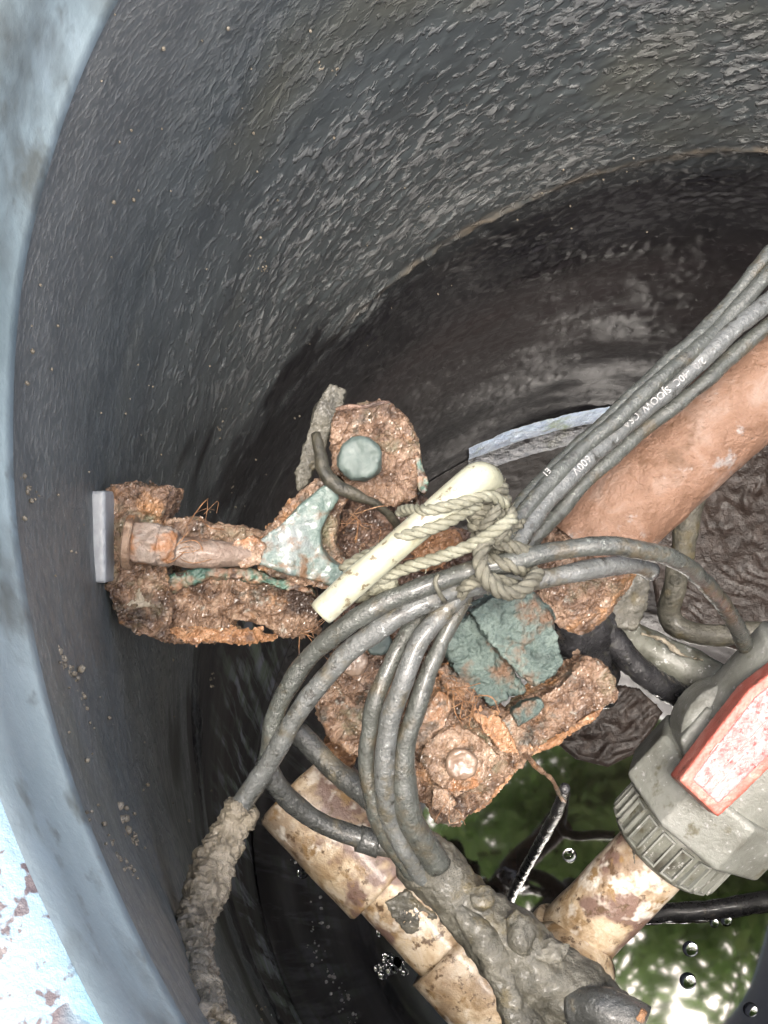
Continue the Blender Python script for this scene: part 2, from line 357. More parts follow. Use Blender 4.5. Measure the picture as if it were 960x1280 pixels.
brownish = b.ramp(b.range(vz, -.95, -.62, 0, 1), [(0, 0), (.4, 1), (.75, 1), (1, 0)])
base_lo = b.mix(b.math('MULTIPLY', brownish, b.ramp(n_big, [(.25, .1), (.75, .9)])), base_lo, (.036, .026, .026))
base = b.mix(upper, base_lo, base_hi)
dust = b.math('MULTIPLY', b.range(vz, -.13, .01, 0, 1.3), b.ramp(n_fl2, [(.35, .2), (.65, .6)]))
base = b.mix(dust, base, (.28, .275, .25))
flc = b.ramp(n_fl2, [(.3, (.17, .18, .177)), (.7, (.30, .31, .30))])
col = b.mix(flk, base, flc)
olive = b.math('MULTIPLY', b.ramp(b.noise(sm(4, 5, 21), 1, 3), [(.55, 0), (.7, .5)]), upper)
col = b.mix(olive, col, (.15, .145, .10))
ring = b.ramp(b.range(b.math('ADD', vz, b.math('MULTIPLY', b.math('SUBTRACT', n_mid, .5), .02)), -.515, -.485, 0, 1), [(.2, 0), (.5, 1), (.8, 0)])
ring = b.math('MULTIPLY', ring, b.math('SUBTRACT', 1, left))
col = b.mix(b.math('MULTIPLY', ring, b.ramp(b.noise(sm(30, 30, 3), 1, 4), [(.4, .1), (.6, .9)])), col, (.19, .16, .12))
# green algae runs, with pale wet sheen painted into the streak colour
cs = b.n('ShaderNodeMapping'); cs.inputs['Scale'].default_value = (55, 2.2, 1); b.l(cu, cs.inputs[0])
runs = b.ramp(b.noise(cs.outputs[0], 1, 5, .6, .3), [(.49, 0), (.60, 1)])
runs = b.math('MULTIPLY', b.math('MULTIPLY', runs, b.range(sep.outputs[0], .84, .93, 0, 1)), b.ramp(b.range(vz, -1.14, -.62, 0, 1), [(0, 1), (.6, .8), (1, 0)]))
rc = b.ramp(n_big, [(.40, (.62, .68, .80)), (.5, (.34, .46, .32)), (.62, (.70, .75, .86))])
col = b.mix(b.math('MULTIPLY', runs, .85), col, rc)
hgt = b.math('ADD', flk, b.math('MULTIPLY', n_fl2, .05))
nb = b.bump(hgt, .0019)
rgh = b.mix(upper, b.ramp(n_big, [(.35, .5), (.65, .7)]), b.ramp(n_fl, [(.4, .38), (.7, .6)]))
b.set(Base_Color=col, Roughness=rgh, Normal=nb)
b.b.inputs['Specular IOR Level'].default_value = .35

# still water with an oily film
b = NB('water_surface')
co = b.coord()
b.set(Base_Color=(.010, .008, .007), Roughness=.032, IOR=2.7, Normal=b.bump(b.noise(co, 4, 1, .5), .0004))
b = NB('bubble_film')
b.set(Base_Color=(.95, .97, 1), Roughness=.03, IOR=1.18, Transmission_Weight=1.0)
stuff_mat('emboss', [(.3, (.40, .22, .21)), (.6, (.55, .34, .33))], 200)
b = NB('leaf')
oi = b.n('ShaderNodeObjectInfo'); nn_ = b.noise(b.coord(), 4, 3)
lc = b.ramp(nn_, [(.35, (.14, .24, .10)), (.6, (.26, .38, .16)), (.7, (.42, .52, .24))])
b.set(Base_Color=lc, Roughness=.5)
tr = b.n('ShaderNodeBsdfTranslucent'); b.l(b.mix(.6, lc, (.34, .55, .14)), tr.inputs[0])
mx = b.n('ShaderNodeMixShader'); mx.inputs[0].default_value = .5; b.l(b.b.outputs[0], mx.inputs[1]); b.l(tr.outputs[0], mx.inputs[2]); b.l(mx.outputs[0], b.out.inputs[0])

# ================================================================== the basin, water and ground
WZ = -1.136
TAPER = .103
def wall_r(z): return R0 - TAPER * z
def wall_hit(x, y):
    r = CM @ np.array([(x - 480) / FPX, -(y - 640) / FPX, -1.])
    d = .15
    for _ in range(4000):
        p = CAM + r * d
        if p[2] < 0 and math.hypot(p[0], p[1]) > wall_r(p[2]): break
        d += .001
    return p, d

basin = thing('well_basin', 'round black plastic sump basin with scaly grey film and pale worn flange', 'basin', (0, 0, -1.35))
# wall: dense on the arc in view, coarse elsewhere
th = np.concatenate([np.linspace(math.radians(60), math.radians(235), 640, endpoint=False), np.linspace(math.radians(235), math.radians(420), 90, endpoint=False)])
zz = np.concatenate([np.linspace(0, -.6, 300, endpoint=False), np.linspace(-.6, -1.35, 150)])
T, Z = np.meshgrid(th, zz); T = T.ravel(); Z = Z.ravel()
R = wall_r(Z)
q3 = np.stack([np.cos(T) * R, np.sin(T) * R, Z], 1)
qc = np.stack([T * R0 * 110 + Z * 40, Z * 115, Z * 0 + 3.3], 1)
hf = np.clip(fbm(qc, 2), 0, 1) * np.clip((-Z - .12) / .2, 0, 1) * np.clip((math.radians(165) - T) / .5, .15, 1)
disp = .0014 * hf + .0022 * fbm(q3 * 9, 3)
rg = np.clip((math.radians(126) - T) / .08, 0, 1) * np.clip(.75 + pn(q3 * 17 + 8) * 1.3, .1, 1) * np.exp(-((Z + .5 + .012 * pn(q3 * 14)) / .0026) ** 2)
disp += rg * (.0032 + .003 * pn(q3 * 60))
disp = disp * np.clip(-Z / .02, 0, 1) + np.where(Z < -.5, -.002, 0) + np.where((Z < -.5) & (Z > -.66), 1, 0) * .0035 * np.clip(ridge(q3 * [60, 60, 110], 2), 0, 2) * np.clip(pn(q3 * 11 + 4) + .2, 0, 1)
r2 = R - disp
v = np.stack([np.cos(T) * r2, np.sin(T) * r2, Z], 1)
nT, nZ = len(th), len(zz)
i = np.arange(nZ - 1)[:, None] * nT; j = np.arange(nT)[None, :]; k = (j + 1) % nT
f = np.stack([i + j, i + k, i + nT + k, i + nT + j], -1).reshape(-1, 4)
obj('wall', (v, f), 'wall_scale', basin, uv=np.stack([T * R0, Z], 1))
def ringmesh(prof, n=360, wob=0):
    a = np.arange(n) / n * 2 * np.pi; V = []; F = []
    for rr, z in prof:
        rw = rr + wob * pn(np.stack([np.cos(a) * 6, np.sin(a) * 6, a * 0 + z * 30], 1)); V.append(np.stack([np.cos(a) * rw, np.sin(a) * rw, a * 0 + z], 1))
    for s in range(len(prof) - 1):
        for t in range(n): F.append([s * n + t, (s + 1) * n + t, (s + 1) * n + (t + 1) % n, s * n + (t + 1) % n])
    return np.concatenate(V), F
obj('lip', ringmesh([(R0 + .0012, -.004), (R0 - .0008, -.001), (R0 + .0002, .004), (R0 + .0022, .012), (R0 + .0025, .03), (R0 + .003, .046), (R0 + .0045, .051)], wob=.0006), 'lip_plastic', basin)
obj('flange', ringmesh([(R0 + .0045, .051), (R0 + .008, .0535), (R0 + .03, .054), (R0 + .085, .053), (R0 + .09, .050), (R0 + .09, .02)], wob=.0008), 'flange_paint', basin)
# grit stuck on the wall: small pale crumbs
crumbs = []
for _ in range(240):
    a = math.radians(random.uniform(85, 215)); z = -random.random() ** 1.4 * .62 - .004; rr = wall_r(z) - .0008
    s = random.choice([.0004, .0005, .0006, .0009])
    crumbs.append(blob((math.cos(a) * rr, math.sin(a) * rr, z), s, (1, 1, 1.4), .3, 1.3, 1))
for px, py, s in [(38, 618, .0026), (78, 822, .004), (85, 838, .003), (95, 860, .003), (100, 880, .0025), (160, 1033, .0045), (170, 1052, .003), (150, 1075, .003), (162, 1080, .002), (640, 150, .003), (420, 88, .002), (275, 535, .002), (330, 335, .002), (400, 85, .002), (290, 610, .002), (265, 850, .003)]:
    p, d = wall_hit(px, py); e_ = np.array([-p[1], p[0], 0]) / math.hypot(p[0], p[1])
    for _ in range(9):
        crumbs.append(blob(p + e_ * random.gauss(0, s * .9) + np.array([0, 0, random.gauss(0, s * 1.6)]), s * random.uniform(.15, .42), (1, 1, 1.2), .4, 1.4, 1))
obj('grit', join(*crumbs), 'mud_tan', basin, kind='stuff')

a = np.arange(160) / 160 * 2 * np.pi; rw = wall_r(WZ) + .001
wv = [(0, 0, WZ)]; wf = []
for s in range(1, 31):
    for t in a: wv.append((math.cos(t) * rw * s / 30, math.sin(t) * rw * s / 30, WZ))
for t in range(160):
    wf.append([0, 1 + t, 1 + (t + 1) % 160])
    for s in range(29): wf.append([1 + s * 160 + t, 1 + (s + 1) * 160 + t, 1 + (s + 1) * 160 + (t + 1) % 160, 1 + s * 160 + (t + 1) % 160])
wv = np.array(wv); wv[:, 2] += .0002 * pn(wv * 9)
obj('water', (wv, wf), 'water_surface', kind='structure', base=(0, 0, WZ))
obj('ground', ringmesh([(R0 + .088, .03), (R0 + .3, .02), (2.0, 0), (60, -.2)], 128), 'soil', kind='structure', base=(0, 0, 0))

# ================================================================== wall bracket
def dB(x, y): return .537 + .00007 * (x - 130)
br = thing('wall_bracket', 'heavily rusted cast bracket bolted to the basin wall, mint paint on its fork', 'bracket', tuple(P(400, 800, .62)))
def part(name, vf, mat, parent=br, **k): return obj(name, vf, mat, parent, **k)
def off(o): return lambda x, y: dB(x, y) + o
part('wall_plate', remesh(prism([(110, 614), (131, 613), (132, 729), (110, 728)], .521, .022), .0012, 1)[:2], 'plate_steel', label='smooth pale grey steel strip against the wall')
part('wall_flange', crust(prism([(133, 612), (160, 605), (186, 612), (208, 610), (204, 632), (198, 650), (204, 700), (212, 745), (205, 798), (168, 792), (148, 775), (134, 735)], off(0), .045), .0009, .0030, 60, .0016), 'rust')
part('upper_arm_plate', crust(prism([(196, 650), (232, 646), (262, 656), (300, 658), (338, 668), (335, 690), (200, 700)], off(.012), .024), .0009, .002, 80), 'rust')
part('lower_arm_plate', crust(prism([(150, 742), (200, 722), (262, 712), (330, 716), (390, 742), (400, 790), (352, 800), (330, 782), (290, 778), (300, 797), (255, 802), (200, 803), (165, 785)], off(.014), .022), .0009, .0022, 70, .0015), 'rust')
part('torn_edge', crust(prism([(200, 786), (240, 784), (300, 788), (350, 795), (338, 802), (280, 803), (230, 805)], off(.006), .006), .0007, .0012, 120), 'rust_bright')
part('green_seam', crust(prism([(205, 722), (260, 708), (320, 712), (345, 720), (392, 735), (395, 748), (330, 730), (262, 722), (215, 738)], off(.009), .01), .0008, .0020, 80, .0012), 'dark_mint')
part('green_corner', crust(prism([(140, 742), (190, 735), (206, 738), (195, 757), (165, 760), (145, 754)], off(.000), .008), .0008, .001, 90), 'mud_tan')
part('web', tube([P(196, 684, .536), P(230, 690, .535), (P(275, 692, .536)), P(320, 692, .543), P(365, 692, .556)], [.0072, .0062, .0058, .0054, .0035], 28, .0015, .0016, 55), 'web_smooth')
# hex nut and its collar on the web
ax = P(280, 690, .531) - P(180, 680, .531); ax /= np.linalg.norm(ax)
hexv = lathe(P(166, 678, .530), ax, [(0, .0085), (.0015, .0095), (.010, .0095), (.0115, .0085)], 6)
vv, ff, n2 = remesh(hexv, .0007, 3)
part('nut', (vv + n2 * (.0006 * fbm(vv * 140, 3))[:, None], ff), 'web_smooth')
part('collar', lathe(P(157, 677, .530), ax, [(0, .0108), (.0008, .0116), (.003, .0116), (.0036, .0108)], 40), 'rust_pale')
part('shoulder', crust(lathe(P(196, 682, .531), ax, [(-.002, .006), (0, .0086), (.005, .0086), (.009, .0066)], 32), .0008, .0006, 90, .0004), 'web_smooth')
# fork
fork = [(286, 684), (318, 679), (345, 658), (378, 630), (402, 608), (416, 604), (424, 622), (410, 642), (401, 662), (402, 684), (414, 702), (440, 714), (470, 716), (462, 738), (420, 734), (380, 724), (345, 714), (318, 706), (286, 702)]
vv, ff, nn_ = remesh(prism(fork, off(-.012), .02, .97), .0009, 9)
part('fork', (vv + nn_ * (.0009 * fbm(vv * 70, 3) + .0003 * pn(vv * 300))[:, None], ff), 'mint')
part('fork_scale', crust(prism([(322, 668), (398, 600), (424, 598), (436, 620), (420, 648), (418, 680), (430, 700), (480, 708), (472, 742), (400, 738), (340, 722), (322, 712)], off(-.004), .024), .0008, .0018, 80, .0014), 'rust')
part('joint_scale', crust(prism([(290, 676), (316, 668), (334, 682), (326, 706), (300, 710), (286, 696)], off(-.0135), .012), .0007, .0012, 90, .0006, smooth=8), 'rust_pale')
part('web_plate', crust(prism([(424, 612), (470, 622), (530, 622), (560, 660), (520, 700), (470, 712), (430, 700), (418, 672), (428, 640)], off(.028), .02), .001, .0022, 80, .0015), 'rust_dark')
# mounting pad with its bolt
part('mounting_pad', crust(prism([(424, 510), (450, 503), (490, 503), (510, 522), (524, 552), (527, 592), (519, 620), (482, 634), (440, 612), (412, 588), (413, 545)], off(.004), .026), .0009, .0022, 70, .0013), 'rust')
part('pad_edge', crust(prism([(518, 566), (526, 572), (537, 604), (532, 620), (522, 612)], off(.002), .018), .0008, .0005, 90, .0003), 'dark_mint')
part('pad_rim', tube([P(421, 512, .555), P(436, 508, .552), P(455, 509, .552), P(472, 504, .552), P(487, 503, .554)], [.0007, .0012, .001, .0012, .0006], 8, .002, .0004, 200), 'rust_dark')
def mudify(vf, voxel=.0009, amp=.0034, freq=36, fine=.0007):
    v, f, n = remesh(vf, voxel, 4); return v + n * (amp * fbm(v * freq, 4) + fine * fbm(v * 210, 2) - fine * 2 * np.clip(pn(v * 60 + 3) - .3, 0, 1) * 3)[:, None], f
def bolt(x, y, d, r, h, mat, tiltv=(0, 0, 0)):
    c = P(x, y, d); axd = -FWD + np.array(tiltv); vv, ff, n2 = remesh(lathe(c, axd, [(-.004, r * 1.02), (h * .6, r), (h * .95, r * .88), (h, r * .7)], 32), r * .09, 2)
    return part('bolt_head', (vv + n2 * (.0010 * fbm(vv * 120, 3) - .0009 * np.clip(pn(vv * 260) - .1, 0, 1))[:, None], ff), mat)
bolt(450, 574, .5545, .0096, .0075, 'bolt_steel')
# lower half of the casting, behind the cables
part('middle_ledge', crust(prism([(430, 712), (500, 690), (560, 664), (592, 668), (600, 700), (590, 760), (520, 790), (440, 790), (410, 770)], off(.03), .03), .001, .0028, 60, .0018), 'rust_dark')
part('ledge_lump', crust(prism([(515, 690), (545, 668), (572, 668), (585, 690), (560, 702), (525, 715)], off(.014), .02), .0009, .002, 90, .0016), 'rust_bright')
part('lower_plate', crust(prism([(392, 862), (420, 820), (470, 780), (530, 762), (575, 800), (590, 860), (560, 935), (520, 965), (470, 962), (440, 940), (412, 920), (398, 890)], off(.026), .03), .001, .0030, 60, .0020), 'rust')
part('raised_boss', crust(prism([(418, 812), (450, 798), (482, 790), (488, 830), (470, 862), (430, 868), (415, 845)], off(.020), .014), .0009, .0016, 70, .001), 'rust')
bolt(441, 826, .577, .0066, .005, 'bolt_rust', (.15, -.1, 0)); bolt(472, 802, .582, .006, .003, 'bolt_steel', (.1, .1, 0))
part('foot', crust(prism([(528, 838), (560, 830), (585, 846), (612, 872), (642, 902), (660, 934), (652, 958), (622, 990), (592, 1018), (566, 1032), (546, 1024), (514, 988), (508, 935), (520, 880)], off(.004), .032), .0009, .0030, 60, .0018), 'rust')
part('foot_face', crust(prism([(535, 925), (570, 905), (605, 925), (630, 950), (595, 985), (570, 1000), (540, 975), (524, 950)], off(-.001), .012), .0008, .0016, 70, .0011), 'rust_pale')
part('foot_edge', crust(prism([(660, 934), (652, 960), (612, 1004), (568, 1036), (556, 1026), (598, 1000), (640, 950)], off(.006), .022), .0008, .0014, 100, .001), 'rust_bright')
bolt(576, 955, .566, .0072, .004, 'bolt_rust')
part('corner_lump', crust(prism([(540, 985), (560, 985), (572, 1005), (558, 1022), (540, 1010)], off(-.004), .012), .0008, .0012, 90, .0008), 'rust_pale')
part('side_arm', crust(prism([(622, 905), (648, 882), (700, 856), (732, 824), (752, 832), (766, 850), (768, 872), (742, 890), (692, 922), (656, 944), (636, 925)], off(-.002), .03), .0009, .0026, 60, .0016), 'rust')
part('side_arm_edge', crust(prism([(768, 868), (744, 888), (694, 920), (656, 942), (652, 950), (700, 930), (748, 898)], off(.004), .014), .0008, .001, 100, .0008), 'rust_bright')
part('arm_root', crust(prism([(596, 880), (624, 896), (645, 925), (650, 945), (625, 940), (605, 915), (590, 898)], off(-.008), .02), .0009, .0012, 90, .0006), 'rust_bright')
part('paint_patch', crust(prism([(638, 892), (655, 877), (676, 872), (684, 882), (668, 900), (648, 912)], off(-.0085), .010), .0008, .0009, 70, .0005, smooth=10), 'patina')
part('splinter_ridge', crust(prism([(545, 838), (556, 832), (590, 868), (622, 892), (610, 900), (575, 880)], off(-.010), .014), .0008, .0014, 120, .0014), 'rust')
part('smooth_gusset', crust(prism([(548, 862), (566, 876), (558, 905), (525, 935), (510, 940), (525, 900)], off(-.004), .014), .0009, .0012, 90, .0008), 'rust_pale')
# green block clamped on the end of the rusty pipe
part('clamp_block', crust(prism([(586, 766), (612, 748), (640, 737), (664, 742), (690, 770), (700, 798), (703, 832), (672, 860), (655, 850), (638, 832)], off(-.016), .03), .0009, .0046, 50, .0016), 'patina')
part('clamp_block', crust(prism([(556, 796), (588, 766), (640, 832), (654, 862), (612, 880), (590, 868), (566, 836)], off(-.004), .026), .0009, .0046, 50, .0016), 'patina')
part('mud_lump', crust(prism([(394, 502), (414, 478), (434, 488), (428, 508), (414, 536), (404, 566), (386, 604), (372, 614), (368, 592), (378, 560), (388, 528)], off(.018), .012), .0009, .0024, 70, .0008), 'mud_grey')

# loose rust flakes standing off the casting
def flakes(o, n, smin, smax):
    me = o.data; V = np.zeros(len(me.vertices) * 3); me.vertices.foreach_get('co', V); V = V.reshape(-1, 3)
    Nn = np.zeros(len(me.vertices) * 3); me.vertex_normals.foreach_get('vector', Nn); Nn = Nn.reshape(-1, 3)
    b0 = origin_of(o); ok = np.where(Nn @ FWD < .35)[0]; out = []
    for i in rng.choice(ok, n):
        nv = Nn[i]; t1 = np.cross(nv, rng.normal(size=3)); t1 /= np.linalg.norm(t1); t2 = np.cross(nv, t1)
        up = t2 * random.uniform(.3, 1) + nv * random.uniform(.2, .9); up /= np.linalg.norm(up); s_ = random.uniform(smin, smax); k = random.randint(4, 6)
        ths = np.cross(t1, up) * .0004; pts = [V[i] + b0 - up * s_ * .35]
        for j in range(k + 1):
            x = (j / k - .5) * s_ * random.uniform(.8, 1.3); pts.append(V[i] + b0 + t1 * x + up * s_ * random.uniform(.25, .9) * (1 - 1.4 * (j / k - .5) ** 2) - nv * .0005)
        m = len(pts); top = np.array(pts) + ths; bot = np.array(pts) - ths
        f_ = [list(range(m)), list(range(2 * m - 1, m - 1, -1))] + [[j, j + m, (j + 1) % m + m, (j + 1) % m] for j in range(m)]
        out.append((np.vstack([top, bot]), f_))
    return out
fk = []; fk2 = []
for o in list(br.children):
    if o.name.split('.')[0] in ('wall_flange', 'upper_arm_plate', 'lower_arm_plate', 'mounting_pad', 'lower_plate', 'foot', 'side_arm', 'middle_ledge', 'web_plate'): fk += flakes(o, 60, .0012, .0044)
    if o.name.split('.')[0] in ('torn_edge', 'fork_scale', 'foot_edge', 'side_arm_edge', 'splinter_ridge', 'ledge_lump'): fk2 += flakes(o, 35, .0012, .0036)
part('rust_flakes', join(*fk), 'rust', kind='stuff'); part('rust_flakes', join(*fk2), 'rust_bright', kind='stuff')

# ================================================================== rusty pipe
v, f = tube([P(1010, 432, .590), P(955, 476, .590), P(860, 562, .592), P(790, 624, .594), P(735, 690, .596)], .0218, 72, .0013, .0008, 30, cap=True)
c0 = P(860, 562, .592)
q = np.stack([v @ np.array([.6, .4, .3]) * 60, v[:, 1] * 160, v[:, 2] * 160], 1)
nrm = normals(v, f)
lay = np.where(fbm(v * 26, 3) > .05, .0004, 0) + .00018 * ridge(v * 90, 2)
rp = thing('rusty_pipe', 'orange rusty steel pipe slanting in beneath the cable bundle', 'pipe', tuple(P(735, 690, .6)))
obj('pipe_body', (v + nrm * lay[:, None], f), 'rust_pipe', rp)
obj('pipe_end', crust(tube([P(770, 650, .597), P(735, 700, .597), P(705, 742, .60), P(690, 762, .602)], [.021, .0222, .0215, .019], 40, .003), .001, .0016, 70, .0012), 'rust', rp, label='flaking brown lower end of the pipe')
obj('seam_flake', crust(tube([P(905, 452, .572), P(850, 505, .572), P(800, 548, .572), P(770, 575, .573), P(735, 607, .573)], [.0012, .002, .0016, .0022, .001], 10, .003), .0007, .0008, 140, .0008), 'rust_bright', rp)
obj('edge_scale', crust(tube([P(958, 536, .592), P(900, 590, .593), P(850, 634, .594), P(800, 680, .595)], [.001, .0013, .0011, .0013], 8, .003), .0006, .0006, 140, .0006), 'mud_tan', rp)

# ================================================================== basement clutter under the pipe
obj('pipe_lug', crust(prism([(752, 706), (790, 690), (815, 712), (812, 760), (795, 790), (770, 786), (752, 750)], .66, .04), .0014, .003, 50, .0008), 'mud_grey', label='grey mud-caked lug hanging below the rusty pipe end', cat='pipe lug')
obj('bent_tube', tube([P(880, 610, .82), P(862, 640, .83), P(853, 690, .84), P(842, 740, .85), P(836, 765, .86), P(850, 785, .86), P(890, 795, .86), P(935, 790, .86), P(990, 792, .86)], [.005, .0078, .008, .0075, .008, .008, .007, .0072, .0072], 24, .004, .0012, 60), 'mud_grey', label='mud-stained grey tube bent in a U under the rusty pipe', cat='tube')
gh = thing('grey_hose', 'split grey hose running from the pipe end to the valve', 'hose', tuple(P(820, 810, .72)))
obj('hose_body', tube([P(758, 760, .69), P(785, 795, .70), P(825, 818, .705), P(870, 842, .70), P(920, 872, .69)], [.007, .0095, .011, .012, .012], 24, .003, .0012, 60), 'pvc_grey_dark', gh)
obj('torn_lip', crust(tube([P(800, 792, .69), P(830, 800, .688), P(850, 818, .687), P(880, 825, .687)], [.0008, .0016, .0014, .001], 8, .003), .0008, .001, 150, .0006), 'mud_tan', gh)
obj('wet_black_cable', tube([P(745, 752, .66), P(758, 785, .665), P(778, 815, .67), P(800, 838, .675), P(835, 862, .685), P(870, 880, .70)], .0062, 18, .002, .0006, 120, amp2=.0007, freq2=300), 'cable_black', label='glossy wet black cable draping from pipe end toward the valve', cat='cable')
obj('cover_drape', tube([P(700, 742, .645), P(718, 772, .655), P(730, 800, .67), P(742, 838, .70), P(758, 876, .76)], [.010, .014, .015, .012, .004], 24, .003, .004, 55), 'cable_black', label='added black drape hiding the bright water behind the rusty side arm', cat='sludge')  # added dark shape, covers the sky reflection in the water behind

# ================================================================== tan pipe run
run = thing('pvc_drain_pipe', 'stained tan plastic pipe with coupling and elbow below the bracket', 'pipe', tuple(P(560, 1170, .67)))
A = P(372, 980, .660); B = P(488, 1102, .648); axd = (B - A) / np.linalg.norm(B - A); L = np.linalg.norm(B - A)
Cc = P(640, 1252, .636)
def wob(vf, amp=.0006, fr=40):
    v, f = vf; n = normals(v, f); return v + n * (amp * fbm(v * fr, 3))[:, None], f
def lathe_fine(a, axd, prof, seg=56, step=.003):
    pr = []
    for (s0, r0), (s1, r1) in zip(prof[:-1], prof[1:]):
        m = max(1, int(abs(s1 - s0) / step))
        pr += [(s0 + (s1 - s0) * t / m, r0 + (r1 - r0) * t / m) for t in range(m)]
    pr.append(prof[-1]); return lathe(a, axd, pr, seg)
obj('coupling', wob(lathe_fine(A, axd, [(0, .0215), (.0002, .0255), (.002, .0268), (L - .0015, .0268), (L, .0258), (L + .0002, .0205)])), 'pvc_tan', run)
obj('pipe_section', wob(lathe_fine(B, axd, [(-.002, .0211), (.045, .0211)])), 'pvc_tan', run)
E0 = B + axd * .0425
obj('elbow', wob(tube([E0, E0 + axd * .012, E0 + axd * .03, P(640, 1248, .646), P(690, 1236, .664), P(706, 1205, .682)], .0268, 56, .003)), 'pvc_tan', run)
obj('scab', crust(prism([(480, 1128), (510, 1112), (530, 1130), (552, 1150), (530, 1170), (505, 1165), (490, 1150)], .624, .012), .001, .0016, 70, .0006), 'mud_grey', run)
obj('mud_stub', crust(prism([(402, 932), (428, 922), (448, 945), (440, 962), (418, 958)], .625, .03), .001, .0014, 80, .0006), 'rust_bright', run, label='orange-brown stub under the casting')
obj('foam_clump', join(*[blob(P(488 + random.gauss(0, 10), 1205 + random.gauss(0, 5), .70), random.uniform(.0008, .003), amp=.05, sub=2) for _ in range(26)]), 'bubble_film', kind='stuff')
bpy.data.objects['foam_clump']['label'] = 'clump of pale froth under the tan pipe'; bpy.data.objects['foam_clump']['category'] = 'froth'

vp = thing('valve_pipe', 'short pale plastic pipe running into the grey valve nut', 'pipe', tuple(P(718, 1172, .70)))
V0 = P(700, 1192, .690); V1 = P(826, 1060, .664); vax = (V1 - V0) / np.linalg.norm(V1 - V0); VL = np.linalg.norm(V1 - V0)
obj('pipe_section', wob(lathe_fine(V0, vax, [(0, .0205), (VL + .01, .0205)])), 'pvc_tan', vp)
obj('socket_collar', wob(lathe_fine(V0, vax, [(-.014, .020), (-.0138, .0245), (.010, .0245), (.0118, .0235), (.012, .0205)])), 'pvc_tan', vp)
obj('mud_smear', crust(prism([(790, 1062), (806, 1052), (822, 1060), (826, 1078), (812, 1092), (792, 1086)], .6495, .008), .0009, .0008, 70, .0004, smooth=8), 'mud_grey', vp)

# ================================================================== union ball valve
bv = thing('ball_valve', 'grey plastic union ball valve with ribbed nut and worn red handle', 'valve', tuple(P(900, 980, .70)))
nL = .0225
nut = obj('union_nut', lathe_fine(V1, vax, [(-.001, .021), (-.0008, .0285), (.001, .0300), (nL - .001, .0312), (nL + .001, .0300), (nL + .0012, .022)], 96), 'pvc_grey_dark', bv)
uu = np.cross(vax, [.2, .3, 1.]); uu /= np.linalg.norm(uu); ww = np.cross(vax, uu)
for k in range(18):                                    # raised frames round the nut, one grip each
    a = k / 18 * 2 * math.pi; rd = uu * math.cos(a) + ww * math.sin(a); tg = -uu * math.sin(a) + ww * math.cos(a)
    c = V1 + vax * nL * .5 + rd * .0312
    bars = [box(c + tg * s * .0034, .0009, nL * .72, .0030, tg, vax, rd) for s in (-1, 1)] + [box(c + vax * s * nL * .36, .0077, .0009, .0030, tg, vax, rd) for s in (-1, 1)]
    obj('grip_rib', join(*bars), 'pvc_grey', nut, smooth=False)
VB = V1 + vax * (nL + .001)
oc = lathe(VB, vax, [(0, .036), (.0008, .042), (.0025, .0438), (.029, .0438), (.031, .042), (.0312, .03)], 8)
obj('body_collar', remesh(oc, .0011, 3)[:2], 'pvc_grey', bv)
obj('valve_body', wob(lathe_fine(VB, vax, [(.02, .030), (.0205, .0385), (.10, .0385), (.1005, .03)], 80), .0004), 'pvc_grey', bv)
# stem boss under the handle
bc = P(925, 925, .618)
obj('stem_boss', remesh(lathe(bc + FWD * .014, -FWD, [(-.02, .027), (.004, .026), (.007, .023), (.008, .02)], 48), .0011, 2)[:2], 'pvc_grey', bv)
obj('boss_block', remesh(prism([(850, 925), (885, 883), (925, 905), (900, 960), (865, 985)], .622, .03), .0012, 4)[:2], 'pvc_grey', bv)
hout = [(849, 976), (892, 918), (936, 862), (975, 832), (1040, 790), (1085, 850), (1030, 905), (960, 962), (930, 992), (898, 1022)]
hd = .588
def inset(pts, k):
    p = np.array(pts, float); c = p.mean(0); n = len(p); out = []
    for i in range(n):
        a0, a1, a2 = p[i - 1], p[i], p[(i + 1) % n]
        e1 = (a1 - a0) / np.linalg.norm(a1 - a0); e2 = (a2 - a1) / np.linalg.norm(a2 - a1)
        n1 = np.array([-e1[1], e1[0]]); n2 = np.array([-e2[1], e2[0]]); m = n1 + n2; m /= m @ n1
        out.append(tuple(a1 + m * k))
    return out
hnd = obj('handle', remesh(prism(hout, hd, .016, 1.03), .0009, 7)[:2], 'handle_red', bv)
obj('worn_face', remesh(prism(inset(hout, 12), hd - .0006, .004), .0007, 3)[:2], 'handle_worn', hnd, label='bleached pinkish top face of the handle')
def ridge_line(pts, r=.00035):
    return tube([P(x, y, hd - .0007) for x, y in pts], r, 6, .002, smoothp=False)
for ln in [[(879, 984), (900, 963), (907, 968)], [(886, 992), (925, 950)], [(905, 958), (925, 938)], [(902, 976), (930, 945), (944, 956)], [(925, 938), (953, 906), (962, 898)], [(888, 942), (897, 930), (912, 926)], [(912, 926), (922, 936)]]:
    obj('embossed_line', ridge_line(ln), 'emboss', hnd)
lt = bpy.data.curves.new('letter', 'FONT'); lt.body = 'E'; lt.size = .0085; lt.extrude = .0003; lt.align_x = 'CENTER'; lt.align_y = 'CENTER'
